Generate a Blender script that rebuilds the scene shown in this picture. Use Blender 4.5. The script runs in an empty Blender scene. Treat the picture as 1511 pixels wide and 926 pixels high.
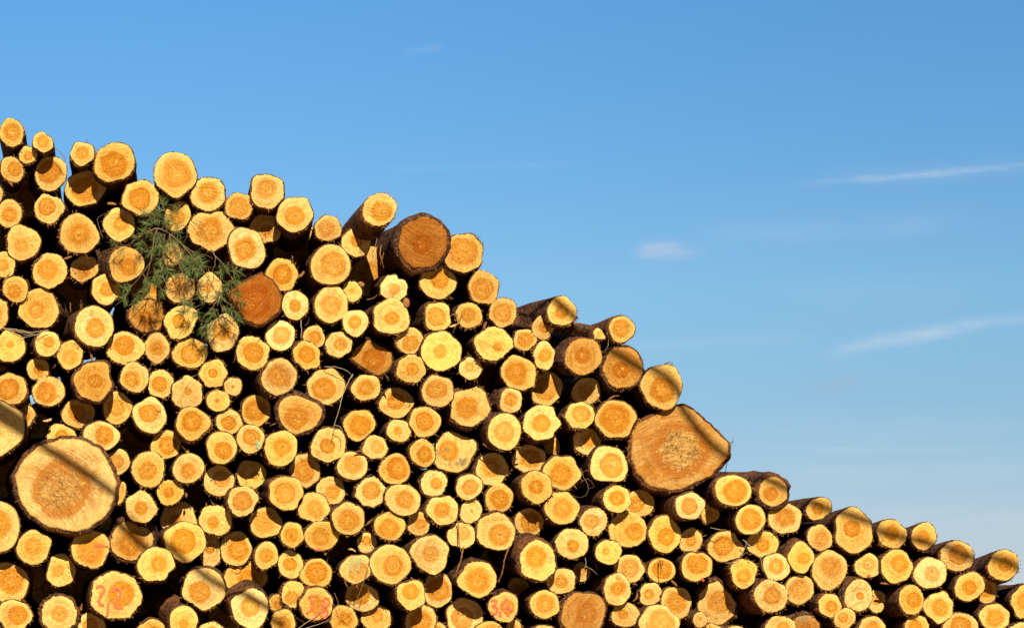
import bpy, math, random
from mathutils import Vector, Matrix, noise as mnoise
R = math.radians
scene = bpy.context.scene
COL = scene.collection

# ------------------------------------------------------------------ layout
DIST = 26.0        # camera to the face of the log pile, metres
CAM_H = 0.62       # the photographer crouches
VX, VY = 220.0, 870.0
U = 0.004          # metres per unit of LOG_TABLE at the face of the pile
def at(px, py, y=0.0):
    s = (DIST + y) / DIST
    return Vector(((px - VX) * U * s, y, CAM_H + (VY - py) * U * s))

SKY_STRETCH, SKY_LIFT, SKY_SAT, SKY_VAL, SKY_HUE, SKY_STRENGTH = 3.2, .12, 1.0, 1.0, .5, .108
SUNSIDE = .15
SUN, SUN_COLOR, EXPOSURE = 4.8, (1.0, .86, .62), .50
CLOUD = (5.2, 5.3, 5.7)
STREAKS = [(1120, 276, 1640, 234, 5, .30, 0, 10, .5), (1160, 264, 1600, 246, 14, .08, 0, 24, .4), (1190, 530, 1480, 468, 11, .34, 0, 30, .4), (1330, 486, 1620, 460, 8, .18, 0, 14, .4), (920, 374, 1052, 367, 10, .38, 0, 20, .35, (4.6, 4.3, 4.6)), (938, 366, 1012, 359, 8, .22, 0, 22, .35, (4.8, 4.5, 4.7)), (585, 77, 665, 70, 5, .09, 0, 8),
           (960, 352, 1511, 322, 20, .09, 0, 30), (860, 514, 1240, 496, 9, .10, 0, 18), (1165, 576, 1300, 558, 13, .22, 0, 22, .4, (2.6, 2.7, 3.4)), (1050, 664, 1560, 661, 5, .12, 0, 8, .45), (1060, 702, 1660, 690, 20, .15, 0, 26), (1080, 780, 1700, 760, 34, .16, 0, 30), (1000, 640, 1660, 630, 24, .08, 0, 40), (520, 250, 900, 240, 6, .05), (1080, 440, 1500, 420, 26, .05, 0, 50)]

# id: x y rx ry  recess(cm) heart(0-9) tone(0-9)   -- read off the photograph, 4 mm per unit
LOG_TABLE = """
1 17.5 195.6 18 20 -2 7 4
2 63 210 14.5 15 -3 6 4
3 41 228.5 13.5 12.5 2 5 3
4 18 250 17.5 18.5 3 6 4
5 75 256 23.5 26 12 7 4
6 121.5 226.5 17.5 17.5 -4 6 4
7 169 239.5 30 29.5 -2 7 5
8 126.5 277.5 30 26 15 7 4
9 208 291.5 27 26 0 6 3
10 -10 286 14 15 0 6 4
11 72 308 22 21 0 6 3
12 14 315 18 21 0 6 5
13 34 358 25 26 0 4 4
14 116.5 345.5 30.5 27.5 -2 6 3
15 176 331 23.5 24 10 5 2
16 73.5 399.5 25.5 26 0 6 4
17 124 396 21 19 10 5 4
18 186 390 25.5 27 -2 5 4
19 5 390 17.5 19 2 5 3
20 23 426.5 19 19 0 5 3
21 156 427 21.5 22 10 5 2
22 57 455 30.5 29 3 5 4
23 -8 463 20 26 0 5 4
24 139 481.5 30.5 28.5 -4 5 1
25 15 511 22 23.5 0 2 1
26 70 507 18.5 19 0 5 2
27 103.5 523 18.7 22 2 6 4
28 185 513.5 27 25 0 6 2
29 231.5 513.5 19 21.5 2 6 2
30 217.5 466 28 24 18 4 10
31 56 544 16.5 16.5 10 5 2
32 137.5 562.5 28.5 28 -4 4 7
33 198.5 556.5 21 22.5 0 6 3
34 237 566 19.5 20.5 3 6 2
35 14 574 25.5 24 0 7 5
36 71.5 577 24 22.5 12 7 5
37 -8 632 43 43 -8 2 1
38 36 612 15 17 20 6 5
39 115.5 610 24.5 21 12 6 4
40 173 601.5 23 22.5 12 5 2
41 221 612.5 26 25 4 6 2
42 149 643 26.5 21.5 2 6 2
43 90 645 22 20 15 5 3
44 97 714 75 69 -8 6 5
45 174 681 17.5 19 8 6 3
46 219 692 26 25 0 5 2
47 244.5 656 23 21.5 12 6 3
48 168 724 18 21 16 4 3
49 208 748 22.5 23.5 0 4 3
50 251 726 19.5 19 3 4 2
51 -11 777 41 40 -2 6 3
52 50 807 26 25 0 5 2
53 133.5 809 28 28.5 0 7 3
54 194 798 31 29 10 6 7
55 152 766 12 20 24 4 2
56 89.5 841 21.5 25 14 4 1
57 12 860 31 30 12 7 4
58 22 908 24 24.5 0 6 3
59 87 905 29 29 10 4 4
60 171 878 37.5 35.5 -6 5 2
61 230 832 28 25 -4 5 1
62 133 925 22 22 16 5 2
63 225 933 22 20 8 5 3
64 271 915 21 22 -6 3 1
65 263 765 26 28 22 3 2
66 273 798.5 30.5 30 -5 6 2
67 258.5 256 31.5 32 -2 7 4
68 307.5 286.5 26.5 24.5 0 6 3
69 353 304.5 21 20 0 7 5
70 394 282 25 26 -4 6 3
71 435 316 27 26 -2 6 3
72 484 337 20 18.5 0 6 4
73 262 319 19 22 6 5 3
74 310.5 340 33.5 27.5 0 6 2
75 391 337 24 21 14 4 2
76 364 366.5 28 29.5 -3 6 3
77 416 405.5 23.5 24 3 6 3
78 378 441 37 39 -6 7 13
79 435.5 450 19.5 22 0 4 3
80 488 391 29.5 30 0 6 4
81 489 449 25 27.5 0 6 4
82 254 375 14 17 4 3 2
83 265.5 425 22 21.5 2 6 5
84 309 425 19 22 2 4 3
85 266.5 474.5 24 24.5 0 4 1
86 329 491 24 27 4 6 5
87 372.5 520.5 24.5 25 0 6 2
88 413.5 495 21.5 22.5 0 6 1
89 463.5 497 16.5 16.5 3 6 3
90 453 524 20.5 20.5 0 6 3
91 411.5 556 27 26 -4 7 5
92 500 508 19 19.5 0 6 3
93 280.5 521 24.5 23 5 6 4
94 315 551 21 19.5 2 3 1
95 276 579.5 23 25 0 2 1
96 344 570 13.5 13 0 1 2
97 322 591 17 16 0 2 3
98 284 624 25 23.5 -4 6 3
99 338.5 622 19 18 2 6 2
100 378 605.5 22 23 13 7 3
101 441 611 32 27.5 -3 6 6
102 481 570 28 27 0 6 4
104 327 660 22.5 24 -2 6 3
105 369.5 647 20.5 21 -3 6 2
106 414.5 661 24 27 -2 5 2
107 450 693.5 23.5 24 9 8 6
108 485 656 25 26.5 0 4 2
109 278 690.5 23.5 22 0 5 2
110 323 709 23.5 22 10 5 3
111 370.5 700 22.5 21.5 14 2 1
112 422 727 25.5 25 -3 6 4
113 357.5 738.5 22 22 -2 7 4
114 463.5 748.5 22.5 22.5 0 6 3
115 318 767 24.5 22.5 7 4 2
116 392 770.5 25 22.5 6 7 3
117 431 788.5 17 18.5 0 6 3
118 474.5 790 25 22 0 6 3
119 310 812 16.5 26 18 3 2
120 348 809 23 26 16 8 4
121 393 819 18 19.5 0 6 2
122 428.5 832 18.5 21.5 9 5 1
123 467 846 23 21.5 10 7 4
124 301 868 31.5 31 -4 5 2
126 362 852 32 26 20 5 6
127 369.5 897 27.5 29.5 -6 5 1
128 433 876 18 19.5 9 6 2
129 412 889 16 13 14 6 4
130 418 918 19 19 0 5 3
131 467 890.5 24.5 24 -3 6 4
132 507 914 20 22 0 5 4
133 312 936 22 19 4 5 3
135 560 309 25.5 23.5 -12 6 2
136 525.5 358 22 20.5 12 4 2
137 624 358 35 38.5 -4 4 12
138 684 373 29 29.5 0 7 7
139 646.5 416 27 25 3 6 3
140 581.5 425 20.5 20 6 4 1
141 519 430 14.5 16 5 2 1
142 714 424 23 24 0 7 5
143 577.5 467 27.5 26 -3 4 0
144 524.5 476 19.5 19.5 0 5 2
145 646 467 19.5 21.5 0 7 2
146 692 465 19 19.5 2 6 2
147 604.5 503 19 20 0 6 2
148 651 518 29 30 -2 3 0
149 549.5 528 30 28 11 6 10
150 607 544 22 20 -2 4 2
151 694.5 543.5 17 16.5 2 4 2
152 728 507 27 25 -3 2 0
153 540 571.5 22 19 -2 6 2
154 585 594 24 23 13 6 4
155 646 577 23.5 23.5 -3 7 4
156 693 600 30 28.5 8 6 5
157 530 626.5 23 23 5 7 5
158 588.5 635 18 16.5 0 4 2
159 627 622 23 22.5 -3 6 3
160 553.5 659.5 18 17.5 0 6 3
161 624 668 19.5 20 0 6 3
162 669.5 667 30 31 18 5 2
163 520 687 22.5 21 0 7 3
164 582.5 692 22.5 23 0 8 4
165 726 692 25 24 12 6 2
166 547 725.5 23.5 23 0 6 2
167 594.5 737 25 24.5 -3 6 3
168 640 712.5 20 19.5 0 5 1
169 692 718 20 18.5 -2 6 3
170 514 765 24.5 24 -2 7 4
171 575 776 23 20.5 -3 7 4
172 618 772 17.5 17.5 3 5 3
173 653.5 752 22.5 23 -2 5 2
174 695 753.5 17 17 0 1 0
175 487.5 723.5 22 21.5 13 5 4
176 541.5 800.5 15 15 9 5 2
177 576 832 30 29.5 -2 5 1
178 635 817 27 28.5 -2 5 2
179 681 788.5 21 20 0 5 1
180 732 784 28 29 -2 6 4
181 525 839 22 22 0 7 2
182 534 880 24 22.5 13 6 3
183 607 877 21.5 21.5 -3 6 2
184 646 870 21.5 26 14 8 4
185 705 854 27.5 26.5 -4 7 3
186 556 912 22 21 20 4 3
187 621 915 23 23 12 7 5
188 686 909 27.5 27.5 15 6 4
189 743.5 895 22 22 0 5 2
190 647 931 13 13 10 5 3
192 722 934 22 18 4 5 3
193 742 461 20.5 21.5 0 7 5
194 829 459 21.5 22 -6 5 1
195 801 483.5 16 17.5 2 5 5
196 774.5 501 17 15.5 2 7 3
197 803 524 16 19.5 2 6 1
198 764.5 549 27.5 26.5 2 7 3
199 861 525.5 26.5 28 -4 4 8
200 917.5 485.5 19.5 19 -2 7 4
202 919 542 29 30.5 0 4 9
203 977 570 30 33.5 -4 6 5
204 1002 661 73 64 0 6 9
205 754 591 17 18 0 6 2
206 806 573 24 25 22 7 3
207 865 577.5 22 20 16 5 4
208 744.5 636.5 24.5 27.5 -3 6 2
209 799 623 26 27 -3 5 0
210 856 612.5 22 19.5 -3 7 2
211 908.5 618 29.5 28 -2 8 4
212 866.5 650.5 21.5 19.5 12 5 1
213 898.5 685 29 27 0 6 0
214 781 677 25 21 14 7 4
215 829 697 28 25 9 7 3
216 815 659 12 14.5 24 2 4
217 792 718 24 23 -3 5 5
218 736.5 735 21.5 21 13 7 3
219 829 749 26.5 23.5 -2 6 2
220 910.5 736 20.5 20 -4 6 2
221 944 742 22 20 14 6 3
222 781 770 21.5 21 12 7 3
223 876 769 20 20.5 -2 6 3
224 926 780.5 28 27 4 5 4
225 844 801.5 24 22.5 -3 4 2
226 794 827 27 29 -10 6 1
227 898 814 19 18.5 -4 2 2
228 928 838.5 23 20.5 9 7 2
229 981 788 23 28 8 5 2
230 828.5 857 21 19.5 0 5 3
231 858 844 13 15 24 5 3
232 765 867 16 16 30 5 3
233 804 891 23 20 -2 6 2
234 861 903 31.5 32 0 5 9
235 911 869 19.5 24 -2 5 2
236 923 906.5 21 18 0 4 2
237 960 876 17 16.5 9 5 2
238 976 841 20.5 18 9 8 4
239 803 940 24 18 2 5 3
240 972 920 29 28 -3 7 2
241 758 925 11 12 14 4 2
242 1018 746 21.5 20 -3 6 2
243 1048 757 14 14 18 3 2
244 1082 723 26 24 -2 8 3
245 1141 725 21 22 0 5 6
246 1107.5 766 21.5 23 -2 7 4
247 1158 764 25.5 23 4 6 2
248 1208.5 750 18.5 16.5 0 5 4
249 1210 793 18.5 19 0 6 3
250 1019 797 17 19 10 5 3
251 1070.5 806 25 23 7 6 3
252 1125.5 802 22 20.5 5 5 1
253 1182 822 18.5 22.5 -2 4 1
254 1145.5 836 20 20 0 6 3
255 1028 835 23 22 -2 7 2
256 1097.5 845 19 22 -3 5 2
257 1058 889 29 33 13 6 6
258 1138 879 24 25 -4 5 3
259 1179.5 869 22 21 0 7 3
260 998 889 23 25 9 6 3
261 1033 914 10.5 11 -2 2 2
262 1050 934 19 14 0 5 3
263 1086 937 19 14 2 5 4
264 1152 926 23 18 0 5 4
265 1190 926 20 19 4 4 9
266 1259.5 782.5 29 32.5 -3 4 3
267 1316 787 21.5 22 0 5 5
268 1363.5 791 19.5 19 0 5 4
269 1412.5 820 25 23 -2 6 4
271 1224 840.5 26 28.5 -2 6 3
272 1280.5 834.5 19 18 2 5 3
273 1323 835 23 25 -2 6 3
274 1373 845 24 23.5 -2 5 3
276 1267 878.5 20.5 24 -4 2 4
277 1293 886 14 17 16 5 2
278 1345 884 19 21.5 -2 5 3
279 1385.5 895 22.5 22 0 6 3
280 1224.5 892.5 16.5 17.5 -2 5 3
281 1247 912 16.5 14.5 -2 5 2
282 1287 929 21 20 0 7 3
283 1353 923 17.5 16 0 6 3
284 1431 865 21 22 -3 5 3
285 1456 868 16 21.5 8 5 3
286 1481 833.5 22.5 23.5 -2 4 4
287 1511 887 18 24 0 6 3
288 1468 910 23 19 0 7 3
289 1418 925 27 21 0 6 3
290 1505 938 19 21 2 6 3
"""
# logs that lie askew: sideways and upward drift per metre of length
ASKEW = {135: (-.24, -.26), 194: (-.30, -.05), 200: (-.12, -.03), 24: (-.14, -.02), 248: (-.10, -.02), 245: (-.14, .02), 137: (-.10, -.02),
         226: (-.16, .13), 258: (-.22, -.02), 64: (-.22, .2), 127: (-.12, .14), 18: (-.26, .03), 199: (-.26, .1), 22: (.12, .0),
         67: (.03, -.03), 1: (.0, -.05), 7: (.0, -.05), 185: (-.1, .12), 183: (-.13, .02), 220: (-.2, -.02), 253: (-.16, .1),
         266: (-.05, -.06), 267: (-.05, -.06), 268: (-.05, -.07), 269: (-.06, -.06), 286: (-.05, -.08), 203: (-.02, -.05), 138: (-.02, -.06), 70: (0, -.05), 71: (0, -.06), 72: (0, -.05), 69: (0, -.06), 68: (0, -.05), 6: (0, -.05), 2: (0, -.05), 142: (-.02, -.06), 193: (-.02, -.06), 242: (-.2, -.02), 244: (-.14, -.05),
         204: (-.02, -.08), 202: (-.06, -.03), 26: (-.16, -.04), 143: (-.12, -.03), 145: (-.16, 0), 276: (-.2, .06), 278: (-.2, -.06),
         265: (-.5, .12), 280: (-.22, .05), 54: (.06, .14), 162: (.05, -.02), 101: (.0, .1), 108: (0, .04), 205: (-.18, .04)}
THICK_BARK = {101: .022, 137: .026, 44: .02, 204: .018, 54: .026, 32: .014, 226: .016, 78: .014, 156: .016, 234: .016, 257: .02, 30: .016,
              149: .018, 202: .018, 245: .026, 59: .02, 38: .016, 265: .02, 127: .014}
# outlines that are not round, as (x, y) in LOG_TABLE units round the log's centre, y downward, clockwise from the right
OUTLINE = {
    204: [(73, -8), (71, 14), (48, 40), (10, 58), (-10, 63), (-42, 56), (-62, 38), (-71, 10), (-70, -22), (-60, -38), (-36, -49), (-8, -62), (8, -63), (28, -50), (52, -27)],
    44: [(75, -2), (73, 22), (58, 48), (34, 66), (8, 70), (-28, 62), (-54, 44), (-70, 18), (-75, -12), (-62, -38), (-40, -56), (-8, -67), (26, -66), (52, -50), (66, -28)],
    78: [(37, 2), (34, 18), (14, 34), (2, 39), (-16, 30), (-26, 14), (-37, 2), (-38, -10), (-28, -20), (-8, -30), (8, -38), (24, -26), (33, -14)],
    149: [(29, -6), (29, 8), (22, 20), (8, 27), (-10, 16), (-29, 4), (-31, -8), (-22, -18), (-4, -27), (10, -18), (20, -14)],
    198: [(27, 2), (24, 20), (8, 27), (-14, 22), (-25, 6), (-26, -6), (-16, -24), (-4, -26), (16, -18), (25, -10)],
    174: None, 140: [(20, -2), (18, 10), (8, 19), (-8, 18), (-20, 8), (-20, -6), (-10, -19), (4, -20), (6, -13), (12, -13), (17, -11)],
    257: [(29, 2), (26, 18), (10, 32), (-8, 33), (-24, 22), (-29, 6), (-26, -14), (-14, -28), (2, -33), (10, -22), (20, -12)],
    59: [(27, -2), (24, 14), (8, 27), (-10, 26), (-24, 14), (-26, -2), (-22, -16), (-8, -26), (8, -26), (20, -18)],
    166: [(24, 0), (20, 14), (4, 23), (-12, 19), (-23, 6), (-20, -8), (-8, -20), (4, -24), (12, -18), (22, -8)],
    201: [(9, 8), (-9, 9), (-9, -4), (-3, -9), (3, -5)],
}
OUTLINE.pop(174)
ROT = {44: .8, 204: 1.0, 234: .2}
STAIN = {162: 1.0, 272: .9, 256: .8, 284: .7, 108: .55, 95: .45, 93: .3, 101: .45, 94: .3, 285: .5, 137: .35, 142: .3, 195: .5, 193: .3, 106: .4, 98: .35,
         198: .3, 206: .3, 265: .9, 232: .6, 236: .4, 235: .3, 104: .2, 197: .3}
CRACK = {44: .9, 204: .9, 178: .9, 105: .2, 87: .3, 46: .5, 13: .4, 208: .2, 22: .3, 230: .2, 60: .1, 91: .2, 167: .3, 170: .1, 199: .3, 73: .3, 236: .5, 177: .2}
SAWN = {78: 1.0, 30: .9, 137: .8, 138: .8, 204: .7, 44: .8, 202: .7, 107: .5, 217: .7, 276: .9, 234: .6, 75: .5, 200: .5, 199: .5, 157: .2, 269: .4, 286: .4, 64: .8, 180: .4, 18: .4, 32: .3}
HEART_AT = {44: (-6, 8), 204: (0, 2), 54: (-2, 4), 226: (-3, -5), 224: (10, 3), 152: (6, 5), 143: (1, 2), 148: (-2, 0), 227: (-4, -1), 168: (4, 1), 129: (0, 3),
            60: (7, -2), 162: (-8, -2), 124: (-6, 5), 106: (2, -2), 123: (0, -3), 138: (0, -2), 137: (-1, 2), 276: (2, 0), 18: (4, 4), 189: (5, 0), 178: (1, 0)}

LANDMARK = {   # id: (label, how other labels call it)
 44: ("giant pale-brown log with dark cracked rotten pith, far the widest in the upper-end half", "the giant cracked log"),
 204: ("giant orange-brown log with rotten mottled core, overhanging the bare sky at mid slope", "the giant rotten-cored log"),
 60: ("large pale log with two red painted twos and a comma on its face", "the log with red twos"),
 131: ("medium golden log with a red painted five and eight on its face", "the log with red five-eight"),
 189: ("medium pale log with a red painted three and four on its face", "the log with red three-four"),
 78: ("big deep-orange log with ragged split outline beside the green pine branch", "the deep-orange split log"),
 137: ("big dull-yellow log in thick bark with small brown heart, on the crest", "the thick-barked dull log"),
 54: ("log with scooped keyhole-shaped orange heart in thick bark, beside the giant cracked log", "the keyhole-hearted log"),
 59: ("broken splintered log with gaps in its face, at the foot near the red twos", "the broken-faced log"),
 162: ("large log with a grey mould patch on its lower face, half in shade", "the grey-moulded log"),
 25: ("pale log with dark curved scratches across its face, cut by the frame edge", "the scratched pale log"),
 149: ("ragged dark-orange log with flat slabbed sides and lifted bark", "the ragged slabbed log"),
 101: ("large orange log with a broad mossy bark ring around the face", "the broad bark-ringed log"),
 152: ("large very pale log with a tiny dark heart near the crest", "the pale tiny-hearted log"),
 148: ("large very pale log with a small round tan heart, mid pile", "the pale round-hearted log"),
 143: ("large whitish log with small heart and a snapped knot on its upper rim", "the knotted whitish log"),
 178: ("large pale log with cracks radiating from its heart", "the ray-cracked log"),
 179: ("small pale log with a thin brown stick hanging across its face", "the stick-crossed log"),
 105: ("small golden log with a blue-green paint dab under its heart", "the blue-dabbed log"),
 181: ("medium log with two faint turquoise paint stripes down its face", "the turquoise-striped log"),
 272: ("mottled mossy log with a red paint dot on its lower rim", "the mossy red-dotted log"),
 266: ("largest log of the low crest, crossed by a thin branch shadow", "the largest low-crest log"),
 226: ("jutting large log in dark grey bark with white-rimmed tilted face", "the jutting white-rimmed log"),
 234: ("large torn orange log at the foot with splinters along one rim", "the torn orange log"),
 108: ("pale log with a green mossy patch on its heart", "the green-patched log"),
 201: ("fallen log lying crosswise on the crest, its bark side showing", "the crosswise fallen log"),
 135: ("askew log jutting up against the sky, brown bark trailing behind it", "the askew jutting log"),
 1: ("topmost log of the whole pile, at its high end", "the topmost log"),
 53: ("medium log with a red paint smear across its heart, under the giant cracked log", "the red-smeared log"),
 245: ("rough-barked dull log crossed by a dark branch shadow, beside a bright golden one", "the rough-barked crest log"),
 284: ("weathered grey-rimmed log overlapping its paler twin near the low end", "the weathered twin log"),
 174: ("small whitish log without visible heart, one dark speck on it", "the heartless whitish log"),
 96: ("tiny pale log with a pinpoint pith, wedged beneath bigger ones", "the tiny pinpoint-pith log"),
 255: ("medium golden log with a red paint dot at its lower rim", "the golden red-dotted log"),
 118: ("large golden log with red paint on the bark under its rim", "the red-barked golden log"),
 203: ("tall oval golden log on the crest crossed by a wide branch shadow", "the tall oval crest log"),
 265: ("dark weathered brown log end at the foot, almost without fresh wood", "the dark weathered log"),
 261: ("tiny pale log end at the foot beside a large shaded orange one", "the tiny foot log"),
 269: ("tilted golden log near the low end with the broadest dark shadow blot", "the shadow-blotted low log"),
 37: ("big very pale log cut by the frame edge above the giant cracked one", "the big pale edge log"),
}
GROUP = "felled logs stacked in the pile"

# ------------------------------------------------------------------ helpers
def link(o, parent=None):
    COL.objects.link(o)
    if parent: o.parent = parent
    return o
def mesh_object(name, verts, faces, mat, parent=None, smooth=True):
    me = bpy.data.meshes.new(name)
    me.from_pydata(verts, [], faces)
    if mat: me.materials.append(mat)
    if smooth: me.polygons.foreach_set('use_smooth', [True] * len(me.polygons))
    me.update()
    return link(bpy.data.objects.new(name, me), parent)
def empty(name, loc, rot=None):
    o = link(bpy.data.objects.new(name, None)); o.location = loc; o.empty_display_size = .1
    if rot is not None: o.rotation_euler = rot
    return o
def tag(o, label, cat, group=None):
    o['label'] = label; o['category'] = cat
    if group: o['group'] = group
def tube(path, radii, sides=6, verts=None, faces=None):
    """A tapered tube along a path, appended to verts / faces."""
    verts = [] if verts is None else verts; faces = [] if faces is None else faces
    base = len(verts); n = len(path)
    for i, p in enumerate(path):
        t = (path[min(i + 1, n - 1)] - path[max(i - 1, 0)]).normalized()
        a = t.cross(Vector((.3, 1, .2))).normalized(); b = t.cross(a)
        for k in range(sides):
            w = 2 * math.pi * k / sides
            verts.append(p + (a * math.cos(w) + b * math.sin(w)) * radii[i])
    for i in range(n - 1):
        for k in range(sides):
            q = base + i * sides; k2 = (k + 1) % sides
            faces.append((q + k, q + k2, q + sides + k2, q + sides + k))
    faces.append(tuple(base + k for k in reversed(range(sides))))
    faces.append(tuple(base + (n - 1) * sides + k for k in range(sides)))
    return verts, faces
def spline(pts, per=5):
    out = []
    P = [pts[0]] + list(pts) + [pts[-1]]
    for i in range(1, len(P) - 2):
        a, b, c, d = P[i - 1], P[i], P[i + 1], P[i + 2]
        for k in range(per):
            t = k / per
            out.append(.5 * ((2 * b) + (c - a) * t + (2 * a - 5 * b + 4 * c - d) * t * t + (3 * b - a - 3 * c + d) * t ** 3))
    out.append(pts[-1])
    return out

# ------------------------------------------------------------------ materials
class Nodes:
    def __init__(s, name):
        s.m = bpy.data.materials.new(name); s.m.use_nodes = True
        s.t = s.m.node_tree; s.t.nodes.clear()
        s.out = s.t.nodes.new('ShaderNodeOutputMaterial'); s.b = s.t.nodes.new('ShaderNodeBsdfPrincipled')
        s.t.links.new(s.b.outputs[0], s.out.inputs[0])
    def set(s, sock, v):
        if isinstance(v, bpy.types.NodeSocket): s.t.links.new(v, sock)
        elif v is not None: sock.default_value = v
    def math(s, op, a, b=None, c=None, clamp=False):
        n = s.t.nodes.new('ShaderNodeMath'); n.operation = op; n.use_clamp = clamp
        for i, v in enumerate((a, b, c)): s.set(n.inputs[i], v)
        return n.outputs[0]
    def vmath(s, op, a, b=None):
        n = s.t.nodes.new('ShaderNodeVectorMath'); n.operation = op
        s.set(n.inputs[0], a)
        if b is not None: s.set(n.inputs[3] if op == 'SCALE' else n.inputs[1], b)
        return n.outputs['Value'] if op in ('LENGTH', 'DISTANCE', 'DOT_PRODUCT') else n.outputs[0]
    def noise(s, v, scale, detail=3, rough=.55, dist=0, color=False):
        n = s.t.nodes.new('ShaderNodeTexNoise'); s.set(n.inputs['Vector'], v); s.set(n.inputs['Scale'], scale)
        n.inputs['Detail'].default_value = detail; n.inputs['Roughness'].default_value = rough; n.inputs['Distortion'].default_value = dist
        return n.outputs['Color' if color else 'Fac']
    def voronoi(s, v, scale, feature='F1', rand=1.0):
        n = s.t.nodes.new('ShaderNodeTexVoronoi'); n.feature = feature; s.set(n.inputs['Vector'], v); n.inputs['Scale'].default_value = scale
        n.inputs['Randomness'].default_value = rand
        return n.outputs['Distance']
    def ramp(s, f, lo, hi, a=0.0, b=1.0, smooth=True):
        n = s.t.nodes.new('ShaderNodeMapRange'); n.interpolation_type = 'SMOOTHSTEP' if smooth else 'LINEAR'
        for i, v in enumerate((f, lo, hi, a, b)): s.set(n.inputs[i], v)
        return n.outputs[0]
    def mix(s, f, a, b, mode='MIX'):
        n = s.t.nodes.new('ShaderNodeMix'); n.data_type = 'RGBA'; n.blend_type = mode
        s.set(n.inputs[0], f)
        for i, v in ((6, a), (7, b)):
            s.set(n.inputs[i], (*v, 1) if isinstance(v, tuple) and len(v) == 3 else v)
        return n.outputs[2]
    def attr(s, name, kind='OBJECT'):
        n = s.t.nodes.new('ShaderNodeAttribute'); n.attribute_type = kind; n.attribute_name = name
        return n.outputs['Fac']
    def coord(s, which='Object'):
        return s.t.nodes.new('ShaderNodeTexCoord').outputs[which]
    def combine(s, x, y, z):
        n = s.t.nodes.new('ShaderNodeCombineXYZ')
        for i, v in enumerate((x, y, z)): s.set(n.inputs[i], v)
        return n.outputs[0]
    def split(s, v):
        n = s.t.nodes.new('ShaderNodeSeparateXYZ'); s.set(n.inputs[0], v); return n.outputs
    def bump(s, h, strength, distance):
        n = s.t.nodes.new('ShaderNodeBump'); n.inputs['Strength'].default_value = strength; n.inputs['Distance'].default_value = distance
        s.set(n.inputs['Height'], h); s.t.links.new(n.outputs[0], s.b.inputs['Normal'])
    def finish(s, color, rough=.8, spec=.25):
        s.set(s.b.inputs['Base Color'], (*color, 1) if isinstance(color, tuple) and len(color) == 3 else color)
        s.set(s.b.inputs['Roughness'], rough); s.b.inputs['Specular IOR Level'].default_value = spec
        return s.m

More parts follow.
